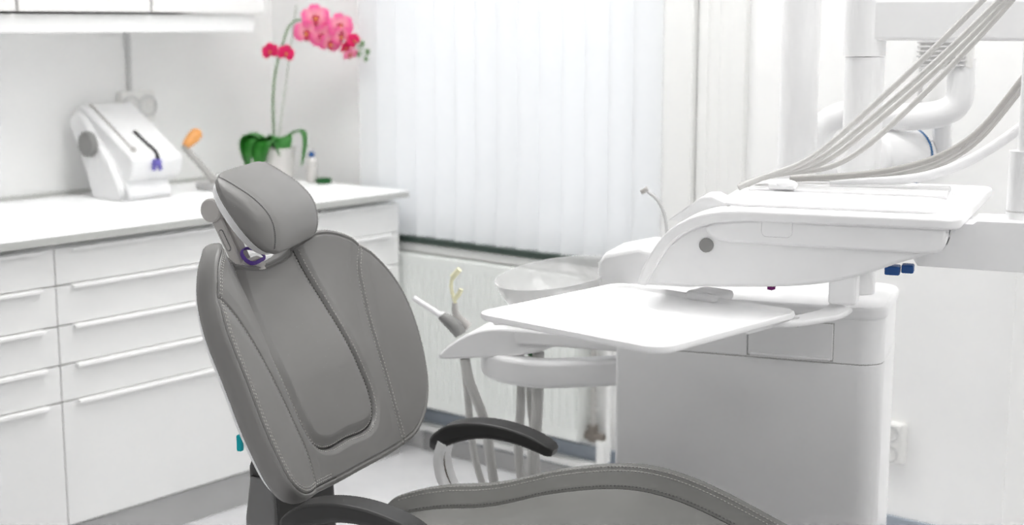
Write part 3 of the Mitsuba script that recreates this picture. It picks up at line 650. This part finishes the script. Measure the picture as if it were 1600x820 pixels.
# armrests
AP = [(.020, .540), (.030, .556), (.052, .573), (.085, .586), (.125, .594), (.170, .595), (.215, .589), (.255, .578), (.292, .562)]
def armrest(v, side):
    lift = 0.016 if side < 0 else 0.0
    path = curve([(u, v, z + lift) for u, z in AP], 60)
    sec = rrect(.056, .036, [.013, .013, .006, .006], 8); sec[:, 1] += np.where(sec[:, 1] > 0, .0022 * (1 - (sec[:, 0] / .028) ** 2), 0)
    t = np.linspace(0, 1, 60)
    sc = np.c_[np.interp(t, [0, .05, .15, .5, .9, .97, 1], [.55, .8, .97, 1.0, .95, .82, .6]), np.interp(t, [0, .06, .2, .5, .85, .97, 1], [.6, 1.0, 1.15, .95, .80, .66, .42])]
    a = put('dental_chair__armrest', sweep(path, sec, up=(0, 0, 1), scale=sc), 'black_pad', C, smooth=40)
    hp = curve([(.045, v, .560), (.034, v, .525), (.038, v, .490), (.064, v - side * .010, .450), (.112, v - side * .022, .420), (.17, v - side * .03, .405)], 60)
    put(a + '__bracket', sweep(hp, rrect(.060, .020, .006, 4), up=(1, 0, .35)), 'plastic', C, smooth=50)
    put(a + '__trim', sweep(hp + np.array([.0095, -.012, .004]), circle(8, .0022), up=(1, 0, .35)), 'bronze', C, smooth=True)
armrest(.300, 1); armrest(-.300, -1)
tag('dental_chair', 'grey leather dental chair with black armrests in the foreground', 'dental chair')
tag('dental_chair__armrest', 'black armrest on the far side of the chair'); tag('dental_chair__armrest_001', 'black armrest at the lower edge of the picture')

# ================================================================== TREATMENT UNIT CABINET
U = Frame((-1.704, 2.402, 0), 19.4)
UW, UD = 0.549, 0.30
plan = lambda e=0.0: np.array([UW / 2, UD / 2]) + rrect(UW + 2 * e, UD + 2 * e, [0.012, 0.050, 0.05, 0.02], 8)
put('treatment_unit__body', prism(plan(), 0.03, 0.7665, 0.0025), 'plastic', U)
put('treatment_unit__foot', prism(plan(-0.02), 0.0, 0.032, 0.002), 'charcoal_edge', U)
put('treatment_unit__joint', prism(plan(-0.0025), 0.766, 0.7695, 0.0002, 2), 'seam', U)
put('treatment_unit__upper_band', prism(plan(-0.0006), 0.769, 0.860, 0.0015), 'plastic', U)
put('treatment_unit__lid', prism(plan(0.004), 0.859, 0.885, 0.009, 6), 'plastic', U)
put('treatment_unit__drawer_gap', rbox(.2795, .4530, -.0012, .01, .7715, .850, .0004, 6), 'seam', U)
d = put('treatment_unit__drawer', rbox(.2815, .4510, -.0032, .012, .7745, .8475, .0015, 8), 'plastic', U)
put(d + '__pull', rbox(.285, .4475, -.0085, .0, .7728, .7785, .0025, 8), 'plastic', U)
put('treatment_unit__side_panel', rbox(.115, .2785, -.0026, .012, .7715, .8475, .0012, 8), 'plastic', U)
# spittoon tower and spout
TW = [(-.045, .776), (.005, .776), (.005, .70), (.13, .70), (.145, .86), (.14, .925), (.09, .948), (.02, .966), (-.055, .948), (-.072, .925), (-.072, .87), (-.050, .83)]
put('treatment_unit__spittoon_tower', prism_y(TW, .10, .27, .012, 5), 'plastic', U, smooth=50)
put('treatment_unit__water_spout', tube([(.060, .2, .93), (.0575, .2, .985), (.050, .2, 1.028), (.031, .2, 1.060), (.007, .2, 1.077)], .0038, 10), 'plastic_gray', U, smooth=True)
put('treatment_unit__spout_nozzle', cyl((.012, .2, 1.080), (-.002, .2, 1.072), .0058), 'taupe', U)
tag('treatment_unit', 'large white treatment unit cabinet with a small drawer under the delivery head', 'dental unit')
# bowl
bp = [(0.030, -.090), (0.075, -.082), (0.110, -.060), (0.130, -.025), (0.139, -.002), (0.142, .000), (0.1435, -.002), (0.135, -.027), (0.114, -.064), (0.077, -.087), (0.030, -.095)]
nrmv = np.array([-0.122, -0.111, 1.0]); nrmv /= np.linalg.norm(nrmv)
ax = np.cross([0, 0, 1], nrmv); ang = math.degrees(math.asin(np.linalg.norm(ax)))
put('treatment_unit__spittoon_bowl', moved(lathe(bp, 72), rot(ax, ang), (-.187, .17, .887)), 'bowl', U, smooth=True)
put('treatment_unit__spittoon_bowl__drain', moved(lathe([(0.034, -.100), (0.034, -.088), (0.0005, -.088)], 32), rot(ax, ang), (-.187, .17, .887)), 'plastic_gray', U)
put('treatment_unit__spittoon_bowl__neck', cat(tube([(-.187, .17, .802), (-.12, .17, .800), (-.03, .17, .802)], .020)), 'plastic', U)
tag('treatment_unit__spittoon_bowl', 'translucent glass spittoon bowl')
# assistant arm and holder
put('assistant_unit__upper_slab', rbox(-.250, -.0065, .06, .15, .740, .772, .006), 'plastic', U)
put('assistant_unit__beam', sweep(curve([(-.348, .175, .676), (-.322, .125, .676), (-.27, .085, .676), (-.19, .072, .676), (-.09, .085, .684), (-.009, .105, .690)], 60), rrect(.05, .062, .012, 5), up=(0, 0, 1)), 'plastic', U, smooth=50)

AH = curve([(-.441, .694), (-.418, .716), (-.385, .740), (-.35, .757), (-.31, .766), (-.22, .768)], 30)
put('assistant_unit__holder_shell', prism_y(np.vstack([AH, [(-.15, .766), (-.145, .750), (-.165, .735)], curve([(-.20, .720), (-.27, .704), (-.34, .696), (-.40, .688), (-.438, .685)], 16)]), .078, .225, .006, 4), 'plastic', U, smooth=40)
put('assistant_unit__top_rest', rbox(-.33, -.22, .12, .23, .762, .786, .012), 'plastic', U)
tag('assistant_unit', 'white wing-shaped assistant instrument holder with a curved beam left of the unit cabinet', 'instrument holder')
put('suction_handpiece__body', tube([(-.456, .13, .776), (-.432, .13, .762), (-.414, .13, .746), (-.406, .13, .7335)], [.010, .015, .017, .014]), 'knob_gray', U)
put('suction_handpiece__tube', cyl((-.523, .13, .812), (-.442, .13, .769), .0068), 'hose_pale', U)
put('suction_handpiece__collar', cyl((-.456, .13, .777), (-.440, .13, .768), .0105), 'plastic', U)
tag('suction_handpiece', 'grey suction handpiece with a straight white tube in the assistant holder', 'suction handpiece')
put('saliva_ejector__valve', tube([(-.434, .165, .800), (-.432, .165, .775), (-.415, .165, .756), (-.401, .165, .7445)], [.0062, .008, .011, .012]), 'taupe', U)
put('saliva_ejector__tip', tube([(-.433, .165, .800), (-.442, .165, .830), (-.440, .165, .858), (-.428, .165, .874)], .0042), 'yellow_tip', U)
put('saliva_ejector__tip_end', cyl((-.440, .165, .860), (-.422, .165, .880), .0068), 'yellow_tip', U)
put('saliva_ejector__tip_guard', tube([(-.436, .165, .808), (-.424, .165, .822), (-.418, .165, .834)], .0055), 'yellow_tip', U)
tag('saliva_ejector', 'grey valve with a curved cream suction tip beside the suction handpiece', 'saliva ejector')
for i, (pts, r, m, lab) in enumerate((
    ([(-.384, .10, .686), (-.374, .10, .64), (-.350, .13, .54), (-.330, .13, .42), (-.29, .13, .30), (-.15, .13, .20), (-.004, .13, .19)], .0115, 'hose', 'thick grey suction hose hanging from the tip end of the assistant holder'),
    ([(-.398, .128, .684), (-.390, .130, .60), (-.390, .15, .50), (-.378, .18, .38), (-.32, .19, .27), (-.15, .20, .15), (-.0015, .20, .14)], .0085, 'hose', 'thin grey hose hanging behind the thick suction hose'),
    ([(-.262, .13, .702), (-.262, .14, .60), (-.268, .145, .52), (-.266, .145, .42), (-.23, .15, .33), (-.1, .16, .26), (-.0015, .16, .25)], .0105, 'hose', 'grey hose below the middle of the assistant beam'),
    ([(-.245, .165, .704), (-.252, .17, .58), (-.236, .175, .45), (-.226, .19, .36), (-.18, .20, .30), (-.1, .21, .29), (-.0015, .21, .29)], .0070, 'hose', 'slim grey hose crossing behind the one under the beam'),
    ([(-.212, .115, .712), (-.213, .115, .64), (-.217, .11, .52), (-.221, .10, .42), (-.19, .09, .34), (-.08, .09, .31), (-.0015, .09, .31)], .0135, 'hose', 'thickest grey hose, nearest the unit cabinet'))):
    k = put('suction_hose', tube(pts, r, 16, 80), m, U, smooth=True); tag(k, lab, 'hose', 'hoses of the assistant holder')
put('green_cable', tube([(-.235, .16, .69), (-.25, .15, .70), (-.27, .15, .706)], .004), 'green_dark', U); tag('green_cable', 'short dark green cable under the assistant holder', 'cable')

# ================================================================== LAMP POSTS
put('lamp_post__pole', cyl((.472, .17, .8855), (.472, .17, 1.372), .0395, n=48), 'plastic', U)
put('lamp_post__collar', cyl((.470, .17, 1.3745), (.470, .17, 1.50), .0425, n=48), 'plastic', U)
put('lamp_post__arm', rbox(.462, 1.5, .134, .206, 1.405, 1.487, .008), 'plastic', U)
tag('lamp_post', 'white post with a horizontal arm along the upper right edge', 'post')
put('round_column', cyl((.305, .40, .0), (.305, .40, 2.20), .0425, n=48), 'plastic', U)
tag('round_column', 'plain white round column between the window moulding and the lamp post', 'column')

# ================================================================== X-RAY UNIT
XF = Frame(U.p((.455, .58, 1.128))[0], 72)
xp = [(0.0005, -.015), (.054, -.015), (.063, -.008), (.065, .0), (.066, .06), (.065, .130), (.056, .15), (.043, .165), (.038, .20), (.0005, .19)]
put('xray_unit__head', moved(lathe([(r, z) for r, z in xp], 56), rot((0, 1, 0), 90)), 'plastic', XF, smooth=40)
put('xray_unit__blue_ring', moved(lathe([(.0640, .121), (.0668, .121), (.0668, .127), (.0640, .127)], 56), rot((0, 1, 0), 90)), 'navy', XF, smooth=40)
put('xray_unit__fork', cat(tube([(.345, .60, 1.06), (.330, .60, 1.13), (.332, .60, 1.195), (.365, .60, 1.222), (.48, .60, 1.226), (.58, .60, 1.230), (.632, .60, 1.255), (.640, .60, 1.31), (.640, .60, 1.36)], .031, 28, 90)), 'plastic', U, smooth=True)
put('xray_unit__knuckle', cyl((.600, .72, 1.13), (.600, .63, 1.222), .022), 'plastic', U)
put('xray_unit__housing', rbox(.545, .665, .57, .66, 1.335, 1.62, .010), 'plastic_warm', U)
for i in range(7):
    put('xray_unit__rib', rbox(.542, .650, .562, .572, 1.342 + i * .0105, 1.347 + i * .0105, .002, 8), 'plastic_gray', U)
tag('xray_unit', 'white tube-headed x-ray unit with a blue ring behind the hoses', 'x-ray unit')
put('cable_duct', rbox(.524, .534, .885, .905, .9, 1.7, .003), 'plastic_gray', U); tag('cable_duct', 'slim grey upright cable duct behind the x-ray arm', 'cable duct')

# ================================================================== DELIVERY HEAD
HF = Frame((-1.090, 2.154, 0), 20)
swoop = curve([(-.332, .986), (-.326, 1.008), (-.311, 1.040), (-.284, 1.079), (-.246, 1.106), (-.200, 1.1205), (-.14, 1.1245)], 40)
outer = np.vstack([swoop, [(-.10, 1.1250), (-.07, 1.1245)]])
inn = np.vstack([[(-.07, 1.1085), (-.14, 1.1075)], curve([(-.195, 1.102), (-.235, 1.088), (-.270, 1.064), (-.296, 1.028), (-.312, .998), (-.318, .985)], 24)])
lid_plan = np.array(sg.Polygon([(-.185, -.0005), (.2035, -.0005), (.246, .535), (-.185, .535)]).buffer(-.034).buffer(.034, quad_segs=10).exterior.coords)[:-1]
put('delivery_head__lid', prism(lid_plan, 1.1075, 1.1255, .005, 5), 'plastic', HF)
put('delivery_head__rim', prism_y(np.vstack([outer, inn]), 0.0, .50, .004, 4), 'plastic', HF, smooth=50)
low = curve([(.176, 1.070), (.107, 1.045), (.046, 1.0205), (-.049, .9985), (-.158, .9895), (-.258, .985), (-.318, .9855)], 40)
body = np.vstack([curve([(-.320, .992), (-.298, 1.032), (-.272, 1.066), (-.236, 1.090), (-.195, 1.104), (-.14, 1.110)], 24), [(.05, 1.112), (.178, 1.112), (.180, 1.085)], low[::1]])
put('delivery_head__body', prism_y(body, .016, .44, .006, 4), 'plastic', HF, smooth=50)
put('delivery_head__front_band', prism_y(np.vstack([[(.184, 1.109), (-.05, 1.110), (-.14, 1.109)], curve([(-.19, 1.103), (-.215, 1.090), (-.205, 1.076), (-.17, 1.068)], 12), [(-.05, 1.066), (.10, 1.065), (.165, 1.066)], curve([(.178, 1.072), (.184, 1.084)], 3)]), .0085, .43, .005, 4), 'plastic', HF, smooth=50)
put('delivery_head__side_knob', moved(lathe([(.0115, -.004), (.0125, 0), (.0125, .004), (.0112, .0055), (.0005, .0058)], 32), rot((1, 0, 0), 90), (-.2135, .016, 1.0605)), 'knob_gray', HF)
put('delivery_head__release_tab_gap', prism_y(np.array([-.092, 1.0945]) + rrect(.0530, .0270, [.010, .010, .001, .001]), .0078, .02, .0003, 2), 'plastic_gray', HF)
put('delivery_head__release_tab', prism_y(np.array([-.092, 1.0945]) + rrect(.0516, .0256, [.0095, .0095, .001, .001]), .0072, .02, .0006, 2), 'plastic', HF)
put('delivery_head__top_mat', prism(np.array([-.015, .155]) + rrect(.36, .20, .03, 8), 1.1245, 1.1310, .003), 'plastic', HF)
for i in range(6):
    put('delivery_head__instrument_rail', rbox(-.19, .17, .275 + .030 * i, .290 + .030 * i, 1.122, 1.1335, .004, 8), 'plastic', HF)
put('delivery_head__handle_wedge', prism_y([(-.300, 1.090), (-.240, 1.1355), (-.222, 1.137), (-.18, 1.118), (-.2, 1.09)], .09, .17, .004), 'plastic', HF)
put('delivery_head__tray_post', rbox(-.004, .043, .02, .07, .9685, 1.03, .006), 'plastic', HF)
put('delivery_head__purple_button', moved(lathe([(.005, .014), (.0085, .004), (.007, -.008), (.0005, -.010)], 20), (-.113, .10, .982)), 'magenta', HF)
put('delivery_head__lower_plug', rbox(-.21, -.17, .12, .15, .972, .995, .004), 'plastic_gray', HF)
tag('delivery_head', 'white overhanging delivery head with a swooping rim and grey round knob', 'delivery unit')
put('swing_arm__beam', prism_y([(.125, 1.0455), (.135, 1.030), (.62, 1.024), (.62, 1.112), (.228, 1.112), (.222, 1.1064), (.1852, 1.1064), (.1852, 1.080), (.181, 1.0690), (.165, 1.0620), (.14, 1.0520)], .10, .205, .0012), 'plastic', HF, smooth=30)
put('swing_arm__post', cyl((.294, .15, 1.11), (.294, .15, 1.228), .0215, n=32), 'plastic', HF)
put('swing_arm__post_ring', cyl((.294, .15, 1.1245), (.294, .15, 1.1275), .0222, n=32), 'plastic_gray', HF)
put('swing_arm__post_top', cyl((.300, .15, 1.22), (.300, .15, 1.50), .0150, n=32), 'plastic', HF)
tag('swing_arm', 'white swing arm leaving the frame right of the delivery head', 'swing arm')
put('blue_clip', cat(rbox(.077, .103, .14, .17, 1.004, 1.020, .003), rbox(.105, .126, .145, .17, 1.008, 1.023, .003)), 'blue', HF)
tag('blue_clip', 'blue clip under the swing arm', 'clip')
# tray
TF = Frame((-1.349, 1.967, 0), -3.5)
tp = rrect(.402, .396, .036, 10)
def shallow():
    rings = [np.c_[inset(tp, e), np.full(len(tp), z)] for e, z in ((.012, .9445), (.004, .9445), (.0, .9475), (-.0006, .951), (.0006, .9555), (.003, .9568), (.006, .9555), (.010, .9495), (.015, .9483))]
    m = loft(rings, cap=False); v0, f0 = trimesh.creation.triangulate_polygon(sg.Polygon(rings[-1][:, :2]), engine='earcut'); v1, f1 = trimesh.creation.triangulate_polygon(sg.Polygon(rings[0][:, :2]), engine='earcut')
    return trimesh.util.concatenate([m, trimesh.Trimesh(np.c_[v0, np.full(len(v0), .9483)], f0, process=False), trimesh.Trimesh(np.c_[v1, np.full(len(v1), .9445)], f1[:, ::-1], process=False)])
put('instrument_tray__plate', shallow(), 'plastic', TF, smooth=35)
put('instrument_tray__arm', sweep(curve([(.140, .150, .9385), (.190, .172, .9395), (.228, .205, .948), (.245, .236, .957), (.248, .244, .9625)], 30), rrect(.055, .010, .004, 4), up=(0, 0, 1)), 'plastic', TF, smooth=50)
put('instrument_tray__hinge', cyl((.190, .172, .940), (.206, .178, .940), .009), 'plastic_gray', TF)
put('instrument_tray__support', rbox(-.02, .18, .06, .17, .932, .9445, .004), 'plastic', TF)
tag('instrument_tray', 'flat white instrument tray with a raised rim over the chair', 'tray')
k = put('tray_clamp', rbox(-.035, .030, .180, .245, .9455, .9640, .007), 'plastic', TF); tag(k, 'small white clamp on the far rim of the tray', 'clamp')

# ================================================================== INSTRUMENT HOSES
H1 = [[(-.212, .290, 1.1302), (-0.175, 0.3, 1.1475), (-0.099, 0.3, 1.179), (-0.007, 0.3, 1.253), (0.102, 0.3, 1.362), (0.212, 0.3, 1.48), (0.287, 0.3, 1.562)],
      [(-.212, .310, 1.1325), (-0.172, 0.32, 1.1475), (-0.09, 0.32, 1.175), (0.002, 0.32, 1.243), (0.123, 0.32, 1.357), (0.24, 0.32, 1.48), (0.318, 0.32, 1.568)],
      [(-.210, .330, 1.1325), (-0.170, 0.34, 1.1475), (-0.086, 0.34, 1.168), (0.012, 0.34, 1.237), (0.134, 0.34, 1.352), (0.252, 0.34, 1.481), (0.329, 0.34, 1.574)],
      [(-.206, .350, 1.1302), (-0.168, 0.36, 1.1475), (-0.059, 0.36, 1.167), (0.057, 0.36, 1.249), (0.155, 0.36, 1.354), (0.261, 0.36, 1.481), (0.339, 0.36, 1.586)]]
labs = ['uppermost of the four grey hoses rising to the upper right', 'second from the top of the four rising grey hoses', 'third from the top of the four rising grey hoses', 'lowest of the four grey hoses rising to the upper right']
for pts, lab in zip(H1, labs):
    k = put('instrument_hose', tube(pts, .0056, 14, 90), 'hose', HF, smooth=True); tag(k, lab, 'hose', 'instrument hoses of the delivery head')
H2 = [[(-.13, .390, 1.1400), (-0.063, 0.395, 1.146), (0.057, 0.4, 1.163), (0.149, 0.4, 1.194), (0.21, 0.4, 1.237), (0.263, 0.4, 1.305), (0.314, 0.4, 1.378), (0.37, 0.4, 1.447)],
      [(-.13, .410, 1.1400), (-0.065, 0.415, 1.1415), (0.056, 0.42, 1.152), (0.149, 0.42, 1.183), (0.21, 0.42, 1.228), (0.263, 0.42, 1.296), (0.315, 0.42, 1.369), (0.371, 0.42, 1.439)],
      [(-.13, .430, 1.1400), (-0.067, 0.435, 1.1405), (0.054, 0.44, 1.142), (0.148, 0.44, 1.173), (0.21, 0.44, 1.218), (0.263, 0.44, 1.286), (0.316, 0.44, 1.36), (0.372, 0.44, 1.431)]]
labs = ['upper of the three grey hoses sagging to the right edge', 'middle one of the three grey hoses sagging to the right edge', 'lower of the three grey hoses sagging to the right edge']
for pts, lab, mm in zip(H2, labs, ('hose_dark', 'hose', 'hose')):
    k = put('instrument_hose', tube(pts, .0058, 14, 90), mm, HF, smooth=True); tag(k, lab, 'hose', 'instrument hoses of the delivery head')
k = put('instrument_hose', tube([(-.05, .365, 1.1380), (0.011, 0.365, 1.1435), (0.093, 0.37, 1.150), (0.173, 0.37, 1.174), (0.239, 0.37, 1.213), (0.314, 0.37, 1.276), (0.375, 0.37, 1.341)], [.004, .0085, .0095, .0095, .0095], 16, 80), 'hose_pale', HF, smooth=True)
tag(k, 'wide pale white hose below the sagging grey ones', 'hose')
put('hose_clip', cat(moved(trimesh.creation.icosphere(3, 1.0), np.diag([.022, .014, .009, 1.0]), (-.118, .265, 1.1435)), rbox(-.15, -.10, .255, .282, 1.134, 1.146, .004)), 'plastic', HF, smooth=True)
tag('hose_clip', 'small white clip gathering the hoses on top of the delivery head', 'clip')
